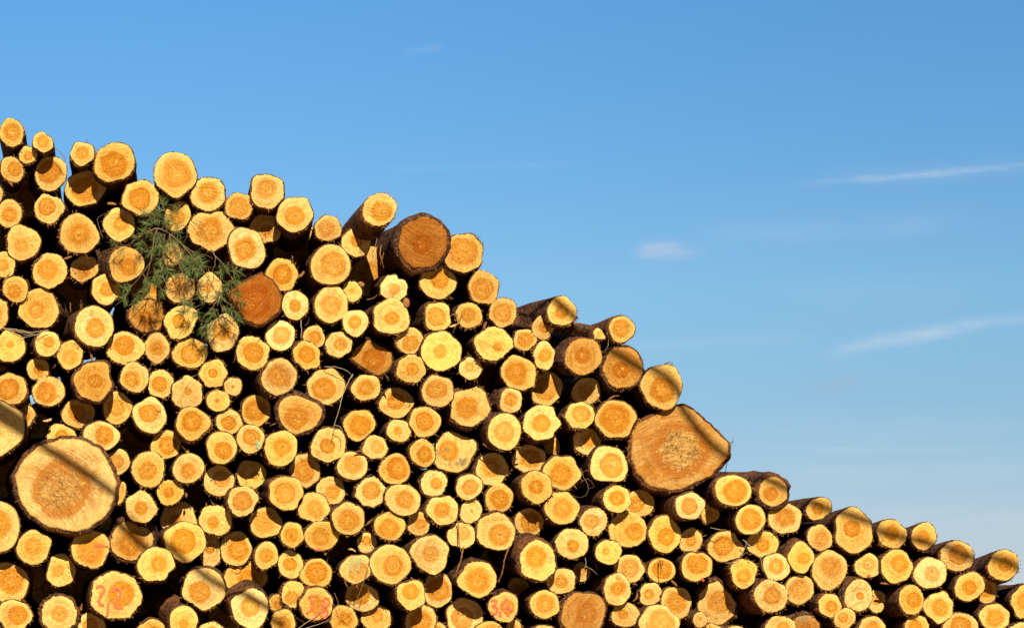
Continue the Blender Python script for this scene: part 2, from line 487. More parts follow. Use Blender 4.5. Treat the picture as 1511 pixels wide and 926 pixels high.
def make_end_grain():
    n = Nodes('sawn_end_grain')
    co = n.coord(); X = n.split(co)
    seed = n.math('MULTIPLY', n.attr('seed'), 50.0)
    sv = n.vmath('ADD', co, n.combine(seed, n.math('MULTIPLY', seed, 1.7), seed))
    hx, hz, hr = n.attr('pith_x'), n.attr('pith_z'), n.attr('heart')
    tone, stain, crack, sawn, rot = n.attr('tone'), n.attr('stain'), n.attr('crack'), n.attr('sawn'), n.attr('rot')
    rad = n.attr('rad', 'GEOMETRY')
    dx, dz = n.math('SUBTRACT', X[0], hx), n.math('SUBTRACT', X[2], hz)
    d0 = n.vmath('LENGTH', n.combine(dx, 0.0, dz))
    warp = n.math('SUBTRACT', n.noise(sv, 13.0, 2), .5)
    warp2 = n.math('SUBTRACT', n.noise(sv, 46.0, 3, .65), .5)
    h = n.math('ADD', n.math('DIVIDE', d0, hr), n.math('ADD', n.math('MULTIPLY', warp, .55), n.math('MULTIPLY', warp2, .30)))
    hs = n.math('FRACT', n.math('MULTIPLY', n.attr('seed'), 37.7))
    soft = n.math('FRACT', n.math('MULTIPLY', n.attr('seed'), 91.3))
    heart = n.math('MULTIPLY', n.ramp(h, n.math('SUBTRACT', .96, n.math('MULTIPLY', soft, .25)), n.math('ADD', 1.02, n.math('MULTIPLY', soft, .12)), 1.0, 0.0), n.ramp(hs, 0, .5, .72, 1.0))
    # year rings, warped a little
    dr = n.math('ADD', d0, n.math('ADD', n.math('MULTIPLY', warp, .022), n.math('MULTIPLY', warp2, .008)))
    ringn = n.noise(n.combine(n.math('MULTIPLY', dr, 75.0), seed, n.math('MULTIPLY', warp, 2.0)), 1.0, 3, .7)
    ringf = n.ramp(ringn, .3, .7, -1, 1)
    # saw marks: long streaks at the log's own angle
    ang = n.math('MULTIPLY', seed, .7)
    ca, sa = n.math('COSINE', ang), n.math('SINE', ang)
    u = n.math('ADD', n.math('MULTIPLY', X[0], ca), n.math('MULTIPLY', X[2], sa))
    v = n.math('SUBTRACT', n.math('MULTIPLY', X[2], ca), n.math('MULTIPLY', X[0], sa))
    v = n.math('ADD', v, n.math('MULTIPLY', n.math('MULTIPLY', u, u), 1.1))
    streak = n.noise(n.combine(n.math('ADD', n.math('MULTIPLY', u, 6.0), seed), seed, n.math('MULTIPLY', v, 105.0)), 1.0, 3, .65)
    speck = n.noise(sv, 120.0, 5, .8)
    blotch = n.noise(sv, 24.0, 4, .7)
    # rays: fibre torn outwards from the pith
    dinv = n.math('DIVIDE', 1.0, n.math('MAXIMUM', d0, .002))
    rays = n.noise(n.combine(n.math('MULTIPLY', n.math('MULTIPLY', dx, dinv), 9.0), n.math('ADD', seed, n.math('MULTIPLY', d0, 9.0)), n.math('MULTIPLY', n.math('MULTIPLY', dz, dinv), 9.0)), 1.0, 4, .75)
    T = n.ramp(tone, 0, 11, 0, 1, False)
    sap = n.mix(T, (.93, .60, .165), (.47, .20, .030))
    cream = n.math('FRACT', n.math('MULTIPLY', n.attr('seed'), 23.7))
    sap = n.mix(n.math('MULTIPLY', n.ramp(cream, .35, 1, 0, .75), n.math('SUBTRACT', 1.0, T)), sap, (.95, .73, .31))
    sap = n.mix(n.ramp(blotch, .40, .66, 0, .6), sap, n.mix(T, (.84, .45, .080), (.38, .14, .02)))
    sap = n.mix(n.ramp(n.noise(sv, 9.0, 3, .6), .45, .65, 0, .35), sap, n.mix(T, (.95, .74, .30), (.62, .33, .08)))
    hrt = n.mix(T, (.70, .315, .028), (.40, .120, .005))
    inner = n.ramp(h, .15, .85, .65, 0)
    hrt = n.mix(n.math('MULTIPLY', inner, n.ramp(n.noise(sv, 34.0, 4, .7), .35, .62)), hrt, n.mix(T, (.84, .49, .10), (.54, .21, .02)))
    hrt = n.mix(n.ramp(blotch, .5, .7, 0, .5), hrt, n.mix(T, (.62, .25, .018), (.34, .095, .004)))
    rimline = n.math('MULTIPLY', n.ramp(n.math('ABSOLUTE', n.math('SUBTRACT', h, .97)), .02, .13, 1, 0), .55)
    c = n.mix(heart, sap, hrt)
    c = n.mix(n.math('MULTIPLY', rimline, n.math('MULTIPLY', n.math('SUBTRACT', 1.1, soft), n.ramp(warp2, -.12, .06, .2, 1))), c, (.46, .165, .018))
    # inner pith spot
    c = n.mix(n.math('MULTIPLY', n.ramp(d0, .003, .010, .6, 0), n.ramp(n.attr('seed'), .3, .8)), c, (.40, .16, .03))
    # pale torn fibres round the pith
    c = n.mix(n.math('MULTIPLY', n.ramp(n.noise(sv, 75.0, 3, .7), .56, .66), n.ramp(h, .2, .75, .75, 0)), c, (.93, .66, .22))
    c = n.mix(n.math('MULTIPLY', n.ramp(n.noise(sv, 7.0, 3, .6), .47, .56), n.math('MULTIPLY', rot, n.ramp(tone, 6, 8, .45, .9))), c, (.50, .185, .016))
    # rotten core
    core = n.math('MULTIPLY', n.ramp(n.math('ADD', h, n.math('MULTIPLY', warp2, .9)), .66, .84, 1, 0), rot)
    c = n.mix(n.math('MULTIPLY', n.ramp(h, .98, 1.2, 1, 0), n.math('MULTIPLY', rot, .6)), c, (.47, .155, .018))
    grain_core = n.mix(n.ramp(n.noise(n.combine(n.math('MULTIPLY', u, 22.0), seed, n.math('MULTIPLY', v, 60.0)), 1.0, 5, .7), .30, .66), (.36, .17, .03), (.74, .45, .125))
    c = n.mix(core, c, grain_core)
    tex = n.math('ADD', n.math('MULTIPLY', n.math('SUBTRACT', speck, .5), 1.9), n.math('MULTIPLY', ringf, n.ramp(n.noise(sv, 20.0, 2), .35, .65, .03, .30)))
    tex = n.math('ADD', tex, n.math('MULTIPLY', n.math('SUBTRACT', streak, .5), n.math('ADD', .40, n.math('MULTIPLY', sawn, 1.1))))
    tex = n.math('ADD', tex, n.math('MULTIPLY', n.math('SUBTRACT', n.noise(sv, 55.0, 4, .75), .5), 1.0))
    tex = n.math('ADD', tex, n.math('MULTIPLY', n.math('SUBTRACT', rays, .5), n.ramp(rad, .35, 1.0, .45, 1.3)))
    c = n.mix(1.0, c, n.combine(*[n.math('MAXIMUM', n.math('ADD', 1.0, n.math('MULTIPLY', tex, k)), .1) for k in (.62, .9, 1.25)]), 'MULTIPLY')
    h1, h2 = n.math('FRACT', n.math('MULTIPLY', n.attr('seed'), 13.1)), n.math('FRACT', n.math('MULTIPLY', n.attr('seed'), 57.9))
    c = n.mix(1.0, c, n.combine(n.ramp(h1, 0, 1, .86, 1.03, False), n.math('MULTIPLY', n.ramp(h1, 0, 1, .80, 1.03, False), n.ramp(h2, 0, 1, .96, 1.05, False)), n.math('MULTIPLY', n.ramp(h1, 0, 1, .7, 1.0, False), n.ramp(h2, 0, 1, .7, 1.35, False))), 'MULTIPLY')
    c = n.mix(n.ramp(tone, 10.5, 14, 0, 1, False), c, n.mix(1.0, c, (.82, .60, .34), 'MULTIPLY'))
    # brown saw-burn bands on the rougher cuts
    band = n.ramp(n.noise(n.combine(n.math('MULTIPLY', u, 2.0), seed, n.math('MULTIPLY', v, 17.0)), 1.0, 3, .6), .46, .66)
    c = n.mix(n.math('MULTIPLY', band, n.math('MULTIPLY', sawn, .6)), c, (.40, .14, .018))
    # drying cracks from the pith
    theta = n.math('ARCTAN2', dz, dx)
    thn = n.math('ADD', n.math('ADD', n.math('MULTIPLY', theta, 1.6), seed), n.math('MULTIPLY', warp2, .5))
    cr = n.ramp(n.math('ABSOLUTE', n.math('SINE', n.math('MULTIPLY', thn, 2.5))), n.math('DIVIDE', .0016, n.math('ADD', d0, .004)), n.math('DIVIDE', .0042, n.math('ADD', d0, .004)), 1, 0)
    cr = n.math('MULTIPLY', cr, n.ramp(n.noise(sv, 19.0, 2), .44, .56))
    c = n.mix(n.math('MULTIPLY', cr, n.math('MULTIPLY', crack, .85)), c, (.12, .045, .012))
    vor = n.ramp(n.voronoi(n.vmath('ADD', sv, n.vmath('SCALE', n.noise(sv, 26, 4, .7, color=True), .14)), 11.0, 'DISTANCE_TO_EDGE'), .010, .045, 1, 0)
    c = n.mix(n.math('MULTIPLY', vor, n.math('MULTIPLY', core, .85)), c, (.06, .025, .008))
    # dirt, mould
    gr = n.ramp(n.noise(sv, 11.0, 5, .7), n.math('SUBTRACT', .72, n.math('MULTIPLY', stain, .24)), n.math('SUBTRACT', .84, n.math('MULTIPLY', stain, .24)))
    c = n.mix(n.math('MULTIPLY', gr, n.ramp(stain, 0, .25, 0, .9)), c, n.mix(speck, (.16, .115, .045), (.42, .36, .2)))
    # flecks of sawdust and bark on any face
    fl = n.ramp(n.noise(sv, 85.0, 2, .5), .66, .74, 0, .7)
    c = n.mix(fl, c, (.26, .11, .03))
    # pale torn fibre and dark cambium at the very rim
    edge = n.math('ADD', rad, n.math('MULTIPLY', n.math('SUBTRACT', n.noise(sv, 90.0, 3, .7), .5), .10))
    c = n.mix(n.math('MULTIPLY', n.ramp(edge, .70, .93, 0, .55), n.math('SUBTRACT', 1.0, T)), c, (.95, .69, .24))
    c = n.mix(n.ramp(edge, .965, 1.01, 0, .85), c, (.2, .075, .025))
    n.bump(n.math('ADD', n.math('MULTIPLY', speck, .6), n.math('ADD', n.math('MULTIPLY', streak, n.math('ADD', .4, sawn)), n.math('MULTIPLY', n.noise(sv, 60.0, 4, .7), 1.0))), .8, .009)
    return n.finish(c, .75, .15)

def make_bark():
    n = Nodes('pine_bark')
    co = n.coord(); seed = n.math('MULTIPLY', n.attr('seed'), 50.0)
    sv = n.vmath('ADD', co, n.combine(seed, seed, seed))
    st = n.vmath('MULTIPLY', sv, (1.0, .42, 1.0))
    st = n.vmath('ADD', st, n.vmath('SCALE', n.noise(sv, 30.0, 4, .7, color=True), .06))
    edge = n.voronoi(st, 34.0, 'DISTANCE_TO_EDGE')
    plate = n.ramp(edge, .0, .22)
    big = n.noise(sv, 5.0, 4, .65); fine = n.noise(st, 80.0, 5, .78)
    c = n.mix(n.math('MULTIPLY', plate, n.ramp(fine, .3, .6, .4, 1)), (.06, .024, .013), n.mix(fine, (.12, .055, .033), (.34, .185, .12)))
    c = n.mix(n.ramp(big, .46, .62, 0, .75), c, n.mix(n.ramp(fine, .35, .65), (.19, .06, .02), (.46, .19, .07)))
    c = n.mix(n.ramp(n.noise(sv, 11.0, 5, .75), .55, .70, 0, .6), c, n.mix(fine, (.13, .10, .075), (.44, .37, .29)))
    n.bump(n.math('ADD', n.math('MULTIPLY', plate, .7), n.math('MULTIPLY', fine, 1.4)), .9, .014)
    return n.finish(c, .9, .15)

def plain(name, a, b, scale=60, rough=.75, spec=.2):
    n = Nodes(name); co = n.coord()
    c = n.mix(n.noise(co, scale, 4, .7), a, b)
    return n.finish(c, rough, spec)

GRAIN = make_end_grain(); BARK = make_bark()
FIBRE = plain('torn_bark_fibre', (.12, .04, .015), (.46, .22, .075), 55)
PAINT_RED = plain('red_marking_paint', (.72, .06, .035), (.85, .27, .11), 40)
PAINT_BLUE = plain('turquoise_marking_paint', (.22, .42, .30), (.55, .52, .25), 110)
NEEDLE = plain('pine_needles', (.07, .13, .035), (.21, .29, .095), 30, .5, .4)
TWIG = plain('twig_bark', (.10, .06, .035), (.30, .22, .15), 40)
TWIG_PALE = plain('peeled_twig', (.30, .22, .14), (.55, .45, .32), 40)
TWIG_RED = plain('rusty_twig_bark', (.13, .05, .02), (.36, .17, .07), 40)

# ------------------------------------------------------------------ logs
def parse():
    rows = {}
    for line in LOG_TABLE.strip().splitlines():
        f = line.split(); rows[int(f[0])] = [float(v) for v in f[1:]]
    rows[201] = [885, 492, 10, 9, 0, 4, 1]
    return rows
ROWS = parse()

def outline_fn(i, rx, ry, rng):
    """Radius of the sawn face in direction t, as a function."""
    if i in OUTLINE:
        pts = [(x * U, -y * U) for x, y in OUTLINE[i]]
        pol = sorted(((math.atan2(y, x) % (2 * math.pi)), x, y) for x, y in pts)
        ph = rng.uniform(0, 9)
        def edge(t):
            t %= 2 * math.pi
            for k in range(len(pol)):
                a0, x0, y0 = pol[k - 1]; a1, x1, y1 = pol[k]
                if (a0 <= t <= a1) if k else (t >= a0 or t <= a1):
                    ex, ey = x1 - x0, y1 - y0
                    return (x0 * ey - y0 * ex) / (math.cos(t) * ey - math.sin(t) * ex)
        def f(t):
            r = sum(edge(t + d) * w for d, w in ((-.05, .25), (0, .5), (.05, .25)))
            return r * (1 + .010 * math.sin(9 * t + ph) + .006 * math.sin(23 * t + 2 * ph))
        return f
    am = [(k, rng.gauss(0, .036) / (1 + .30 * (k - 2)), rng.uniform(0, 6.28)) for k in range(2, 8)]
    lobe = rng.random() < .38; la, lw, lh = rng.uniform(0, 6.28), rng.uniform(.2, .4), rng.choice((.09, .07, -.09, -.07, -.05))
    def f(t):
        e = 1.0 / math.sqrt((math.cos(t) / rx) ** 2 + (math.sin(t) / ry) ** 2)
        m = 1 + sum(a * math.cos(k * t + p) for k, a, p in am)
        if lobe:
            q = (t - la + math.pi) % (2 * math.pi) - math.pi
            m += lh * math.exp(-(q / lw) ** 2)
        return e * m
    return f

def build_log(i, x, y, rx, ry, recess, heart, tone, detailed=True):
    rng = random.Random(i * 7919 + 13)
    d = recess * .0098 + rng.uniform(-.018, .018)
    if recess < 0: d -= .02
    s = (DIST + d) / DIST
    loc = at(x, y, d)
    rx, ry = rx * U * s, ry * U * s
    rm = (rx + ry) / 2
    FSEG, BSEG = (160, 132) if rm > .2 else (64, 44)
    root = empty('log', loc)
    f = outline_fn(i, rx, ry, rng)
    seed = rng.random()
    kx, kz = ASKEW.get(i, (rng.gauss(-.065 if x > 350 else -.02, .04), rng.gauss(-.01, .035)))
    # ---- the sawn face
    off = HEART_AT.get(i)
    if off: hx, hz = off[0] * U, -off[1] * U
    else: hx, hz = rng.gauss(0, .09) * rx, rng.gauss(0, .09) * ry
    # the face leans a little out of square with the trunk
    lx, lz = rng.gauss(kx * .35, .08), rng.gauss(kz * .3 - .02, .08)
    ra = .0035 if rm > .2 else rng.choice((.006, .010, .014, .02)); rag = [rng.gauss(0, ra) for _ in range(FSEG)]
    rings = (0, .25, .5, .72, .87, .95, 1.0)
    V, F, RAD = [], [], []
    for q, g in enumerate(rings):
        for k in range(FSEG if q else 1):
            t = 2 * math.pi * k / FSEG
            r = f(t) * g * (1 + rag[k] * (g ** 3)) * (1 - .0 * g)
            px, pz = r * math.cos(t), r * math.sin(t)
            py = lx * px + lz * pz + .004 * mnoise.noise(Vector((px * 14, pz * 14, seed * 99))) + (.004 * g ** 6)
            V.append((px, py, pz)); RAD.append(g)
    for k in range(FSEG): F.append((0, 1 + (k + 1) % FSEG, 1 + k))
    for q in range(1, len(rings) - 1):
        a, b = 1 + (q - 1) * FSEG, 1 + q * FSEG
        for k in range(FSEG):
            k2 = (k + 1) % FSEG; F.append((a + k, a + k2, b + k2, b + k))
    # short wall of sapwood behind the rim
    b = 1 + (len(rings) - 2) * FSEG; c = len(V)
    for k in range(FSEG):
        vx, vy, vz = V[b + k]; V.append((vx * .995 + kx * .05, vy + .05, vz * .995 + kz * .05)); RAD.append(1.0)
    for k in range(FSEG):
        k2 = (k + 1) % FSEG; F.append((b + k, b + k2, c + k2, c + k))
    face = mesh_object('cut_face', V, F, GRAIN, root)
    at_ = face.data.attributes.new('rad', 'FLOAT', 'POINT'); at_.data.foreach_set('value', RAD)
    face['seed'] = seed; face['pith_x'] = hx; face['pith_z'] = hz
    face['heart'] = max(.006, rm * (.08 + .085 * heart) * rng.uniform(.94, 1.06))
    face['tone'] = float(tone) + rng.uniform(-.6, .6)
    face['stain'] = STAIN.get(i, rng.choice((0, 0, 0, .12, .2, .3))); face['crack'] = CRACK.get(i, rng.choice((0, 0, 0, .2, .4, .6)))
    face['sawn'] = SAWN.get(i, rng.choice((0, .05, .15, .3, .5))); face['rot'] = ROT.get(i, 0.0)
    # ---- bark body
    bt = THICK_BARK.get(i, rng.uniform(.003, .007) + .035 * rm * rng.random())
    L = 4.0 + rng.uniform(-.35, .25)
    ys = (.010, .020, .045, .09, .16, .26, .42, .68, 1.05, 1.6, 2.5, L)
    if i in (201,): ys = (.01, .02, .05, .1, .2, .35, .6, .9)
    taper = rng.uniform(-.02, .075)
    V, F = [], []
    for q, yy in enumerate(ys):
        for k in range(BSEG):
            t = 2 * math.pi * k / BSEG; r0 = f(t)
            ct, sn = math.cos(t), math.sin(t)
            n1 = mnoise.noise(Vector((ct * 2.2 + seed * 40, yy * 3.5, sn * 2.2)))
            n2 = .6 * mnoise.noise(Vector((ct * 4.3 + seed * 40, yy * 12, sn * 4.3 + 7))) + .5 * mnoise.noise(Vector((ct * 9 + seed * 80, yy * 25, sn * 9 + 3)))
            if q == 0: r = r0 * .985; y1 = .010
            else:
                r = r0 + bt * (1 + .55 * n2 + .5 * n1); y1 = yy
                if q == 1: y1 = .006 + (.006 if rm > .2 else .016) * abs(n2) + .03 * max(0, n1); r = r0 + bt * (.62 + .4 * n2 + .5 * n1)
                r *= 1 + taper * yy
                if yy > .1: r *= 1 + .03 * n1
            px, pz = r * ct, r * sn
            V.append((px + kx * y1, y1 + (lx * px + lz * pz) * max(0, 1 - y1 * 3), pz + kz * y1))
    for q in range(len(ys) - 1):
        for k in range(BSEG):
            k2 = (k + 1) % BSEG; a, b = q * BSEG, (q + 1) * BSEG
            F.append((a + k, a + k2, b + k2, b + k))
    F.append(tuple((len(ys) - 1) * BSEG + k for k in range(BSEG)))
    if i == 201:
        # lies across its neighbours: swing the trunk sideways, keep the face where it is
        M = Matrix.Rotation(R(58), 3, 'Z') @ Matrix.Rotation(R(12), 3, 'X')
        V = [tuple(M @ (Vector(v) * 1.0)) if v[1] > .04 else v for v in V]
        V = [(v[0], v[1], v[2]) for v in V]
    BV, BF = V, F
    # ---- torn bark fibre hanging from the rim
    V, F = [], []
    nf = rng.randint(26, 52) * (3 if rm > .2 else 1) if detailed else 0
    shaggy = rng.uniform(.6, 1.5)
    c0 = rng.uniform(0, 6.28)
    for _ in range(nf):
        t = (rng.gauss(-math.pi / 2, 1.5) if rng.random() < .6 else rng.gauss(c0, .5))
        r = f(t) + bt * rng.uniform(-.2, 1.0)
        p = Vector((r * math.cos(t), rng.uniform(-.002, .02), r * math.sin(t)))
        out = Vector((math.cos(t), 0, math.sin(t)))
        dv = (out * rng.uniform(.3, 1.1) + Vector((rng.gauss(0, .6), rng.uniform(-.9, .5), rng.gauss(-.15, .6)))).normalized()
        ln = rng.uniform(.003, .015) * shaggy * (2.1 if rng.random() < .07 else 1); w = rng.uniform(.0012, .0034)
        sd = dv.cross(Vector((rng.gauss(0, .4), 1, rng.gauss(0, .4)))).normalized() * w
        up = dv.cross(sd).normalized() * w * .5
        b = len(V); mid = p + dv * ln * .55 + Vector((0, 0, rng.gauss(0, .002))); tip = p + dv * ln
        V += [p - sd, p + sd, p + up, mid - sd * .8, mid + sd * .8, mid + up, tip]
        F += [(b, b + 1, b + 4, b + 3), (b + 1, b + 2, b + 5, b + 4), (b + 2, b, b + 3, b + 5), (b + 3, b + 4, b + 6), (b + 4, b + 5, b + 6), (b + 5, b + 3, b + 6)]
    nb, n0 = len(BV), len(BF)
    bark = mesh_object('bark', list(BV) + V, BF + [tuple(q + nb for q in g) for g in F], BARK, root); bark['seed'] = seed
    bark.data.materials.append(FIBRE)
    for p in bark.data.polygons[n0:]: p.material_index = 1; p.use_smooth = False
    return root, face, f

LOGS = {}
for i, row in ROWS.items():
    LOGS[i] = build_log(i, *row)

# logs cut shorter than the rest: their ends lie deep in the larger gaps
def crest(x):
    P = [(-30, 180), (60, 205), (170, 235), (290, 260), (440, 300), (560, 320), (710, 370), (760, 460), (930, 490), (1010, 560), (1080, 650), (1100, 720), (1260, 765), (1410, 815), (1520, 850)]
    for (a, b), (c, d) in zip(P, P[1:]):
        if a <= x <= c: return b + (d - b) * (x - a) / (c - a)
    return 999
DEEP = {}; GAPS = {}
def find_gaps(limit):
    circ = [(r[0], r[1], (r[2] + r[3]) / 2 * 1.04) for r in ROWS.values()]
    pts = [(x, y) for x in range(0, 1512, 5) for y in range(190, 930, 5) if y > crest(x) + 34]
    best = {p: min(math.hypot(p[0] - a, p[1] - b) - r for a, b, r in circ) for p in pts}
    GAPS.clear(); GAPS.update(best)
    for k in range(limit):
        p = max(best, key=best.get); g = best[p]
        if g < 5: break
        DEEP[400 + k] = (p[0], p[1], min(g + 19, 38))
        for q in best: best[q] = min(best[q], math.hypot(q[0] - p[0], q[1] - p[1]) - g - 12)
find_gaps(22)
for k, q in enumerate([(397, 630, 20), (354, 768, 22), (262, 852, 24), (68, 868, 24), (298, 908, 22), (8, 505, 14), (40, 846, 26), (52, 628, 20), (2, 352, 16), (0, 432, 14), (-2, 535, 14), (36, 492, 12), (92, 505, 12), (330, 916, 26), (410, 690, 18)]): DEEP[450 + k] = q
for k, (x, y, r) in DEEP.items():
    ROWS[k] = [x, y, r, r * .96, 52 + (k * 7) % 24, 5, 4]; LOGS[k] = build_log(k, *ROWS[k])

# knots and snapped stubs that stand out from a rim or a face
def knot(i, px, py, r, name, mat, out=.02):
    root, face, f = LOGS[i]
    rng = random.Random(i * 31 + 5)
    p = at(px, py, root.location.y) - root.location
    V, F = [], []
    for q, (yy, g) in enumerate(((.03, 1.15), (.0, 1.05), (-out * .6, .95), (-out, .75), (-out * 1.02, .3))):
        for k in range(12):
            t = 6.2832 * k / 12; rr = r * U * g * (1 + .22 * math.sin(2 * t + i) + .12 * rng.uniform(-1, 1))
            V.append((p.x + rr * math.cos(t), yy, p.z + rr * math.sin(t)))
    for q in range(4):
        for k in range(12):
            k2 = (k + 1) % 12; F.append((q * 12 + k, q * 12 + k2, q * 12 + 12 + k2, q * 12 + 12 + k))
    F.append(tuple(48 + k for k in range(12)))
    return mesh_object(name, V, F, mat, root)
KNOT = plain('knot_wood', (.42, .17, .025), (.80, .46, .13), 90)
for i, px, py, r in ((143, 599, 447, 6), (41, 233, 601, 5), (24, 136, 461, 4), (141, 533, 419, 4), (153, 531, 567, 3), (177, 575, 820, 6), (126, 351, 842, 4), (235, 913, 851, 4), (206, 803, 574, 3), (212, 876, 637, 3)):
    knot(i, px, py, r, 'knot', FIBRE if i in (141, 143) else KNOT, .003 if i != 143 else .012)

# ------------------------------------------------------------------ painted marks
def paint(i, strokes, width, mat, name, jag=.35, lift=.0045):
    root, face, f = LOGS[i]
    rng = random.Random(i)
    me = face.data
    # the plane of the face, to lay the paint on it
    c = me.vertices
    V, F = [], []
    N = 64
    rim = [c[1 + 4 * N + k].co for k in range(N)]
    sx = sum(v.x * v.y for v in rim) / sum(v.x * v.x for v in rim); sz = sum(v.z * v.y for v in rim) / sum(v.z * v.z for v in rim)
    for st in strokes:
        pts = [at(px, py, root.location.y) - root.location for px, py in st]
        path = spline(pts, 7) if len(pts) > 2 else [pts[0].lerp(pts[1], k / 8) for k in range(9)]
        b = len(V)
        for k, p in enumerate(path):
            t = (path[min(k + 1, len(path) - 1)] - path[max(k - 1, 0)]).normalized()
            sd = Vector((-t.z, 0, t.x)); w0, w1 = (width * U * .5 * rng.uniform(1 - jag, 1 + jag) for _ in (0, 1))
            for q in (p + sd * w0, p - sd * w1):
                V.append((q.x, sx * q.x + sz * q.z - lift, q.z))
        for k in range(len(path) - 1): F.append((b + 2 * k, b + 2 * k + 1, b + 2 * k + 3, b + 2 * k + 2))
    # give the paint film a little thickness
    n = len(V)
    V += [(x, y + .003, z) for x, y, z in V]
    F += [tuple(n + q for q in reversed(g)) for g in F]
    return mesh_object(name, V, F, mat, face, False)
def zp(pts, x0, y0, k): return [(x0 + a / k, y0 + b / k) for a, b in pts]
T = lambda *p: zp(p, 0, 720, 4.496)
paint(60, [T((640, 662), (660, 645), (686, 655), (690, 682), (670, 712), (656, 742), (664, 768), (692, 776)),
           T((718, 758), (716, 800), (711, 845)),
           T((748, 684), (766, 664), (792, 668), (800, 695), (784, 730), (765, 762), (770, 790), (818, 794))], 3.6, PAINT_RED, 'painted_number')
T = lambda *p: zp(p, 240, 776, 6.044)
paint(131, [T((1302, 624), (1345, 618), (1392, 622)), T((1302, 624), (1326, 660), (1346, 690), (1330, 735), (1284, 776)), T((1388, 770), (1366, 808), (1344, 832)),
            T((1420, 668), (1450, 640), (1482, 652), (1486, 690), (1455, 722), (1425, 752), (1414, 790), (1440, 812), (1468, 790), (1470, 752), (1444, 716), (1418, 690), (1420, 668))], 3.2, PAINT_RED, 'painted_number', .4)
T = lambda *p: zp(p, 720, 776, 6.044)
paint(189, [T((26, 668), (52, 654), (74, 668), (68, 696), (44, 712), (78, 722), (86, 746), (62, 772), (24, 782)), T((106, 756), (108, 802)),
            T((172, 634), (146, 678), (126, 722), (170, 736), (218, 742)), T((184, 688), (180, 740), (178, 800))], 3.3, PAINT_RED, 'painted_number', .4)
T = lambda *p: zp(p, 0, 720, 4.496)
paint(53, [T((628, 372), (660, 384), (690, 378)), T((625, 388), (665, 378), (720, 386)), T((650, 366), (672, 372))], 1.8, PAINT_RED, 'paint_smear', .8)
paint(255, [[(1034.5, 853), (1039, 856)], [(1036, 851.5), (1038, 857)]], 2.5, PAINT_RED, 'paint_dot', .4)
paint(272, [[(1279.5, 848), (1283.5, 850)], [(1280, 850), (1284, 847)]], 2.5, PAINT_RED, 'paint_dot', .4)
paint(118, [[(466, 810.5), (476, 811.2)], [(468, 808.5), (473, 809.5)]], 2.2, PAINT_RED, 'paint_dot', .6)
paint(105, [[(377, 650), (379.5, 655), (380, 661)], [(379, 649), (381.5, 657)], [(378, 657), (380, 662)]], 2.6, PAINT_BLUE, 'paint_dab', .7)
paint(181, [[(520.5, 819), (519.5, 832), (519, 843)], [(531, 823), (529.5, 832), (528, 842)]], 2.6, PAINT_BLUE, 'paint_stripe', .8)

# ------------------------------------------------------------------ labels
SIZE = lambda r: 'tiny' if r < 16 else 'small' if r < 21 else 'medium' if r < 25.5 else 'large'
def looks(row):
    x, y, rx, ry, rec, heart, tone = row
    w = [SIZE((rx + ry) / 2)]
    if rec >= 50: return w[0] + ' recessed dark'
    if rec >= 9: w.append('half-shaded')
    elif heart >= 7: w.append('broad-hearted')
    elif heart <= 3: w.append('narrow-hearted')
    w.append('pale' if tone <= 1 else 'golden' if tone <= 4 else 'orange' if tone <= 6 else 'amber')
    return ' '.join(w)
OCT = ['level with {} toward the low end', 'above {} toward the low end', 'straight above {}', 'above {} toward the high end',
       'level with {} toward the high end', 'below {} toward the high end', 'straight below {}', 'below {} toward the low end']
ORD = ['next', 'second', 'third', 'fourth', 'fifth', 'sixth', 'seventh', 'eighth', 'ninth']
def octant(a, b):
    return int(((math.degrees(math.atan2(-(b[1] - a[1]), b[0] - a[0])) + 22.5) % 360) // 45)
rank = {}
for lm in LANDMARK:
    by = {}
    for j in ROWS:
        if j != lm: by.setdefault(octant(ROWS[lm], ROWS[j]), []).append((math.hypot(ROWS[j][0] - ROWS[lm][0], ROWS[j][1] - ROWS[lm][1]), j))
    for o, v in by.items():
        v = sorted(v); v = list(enumerate([q for q in v if q[1] not in DEEP])) + list(enumerate([q for q in v if q[1] in DEEP]))
        for k, (dd, j) in v: rank.setdefault(j, []).append((k * 60 + dd, k, o, lm))
for i in ROWS:
    root = LOGS[i][0]
    if i in LANDMARK: tag(root, LANDMARK[i][0], 'log', GROUP); continue
    _, k, o, lm = min(rank[i])
    tag(root, f"{looks(ROWS[i])} log, {ORD[min(k, 8)]} {OCT[o].format(LANDMARK[lm][1])}", 'log', GROUP)

# the logs the pile rests on and goes on with, past the edges of the photograph
rng = random.Random(4)
extra = [(x + rng.uniform(-5, 5), 989 + rng.uniform(-3, 3), 24 + rng.uniform(-2, 4)) for x in range(-60, 1600, 54)]
extra += [(-62 + rng.uniform(-6, 6), yy, 25) for yy in range(330, 940, 58)]
extra += [(1556, 935, 24), (1550, 888, 21)]
for k, (x, y, r) in enumerate(extra):
    root, face, f = build_log(1000 + k, x, y, r, r, rng.uniform(0, 4), rng.randint(4, 7), rng.randint(2, 4), False)
    tag(root, 'log at the very bottom or outer edge of the pile, under the others', 'log', 'logs at the outer edge of the pile')

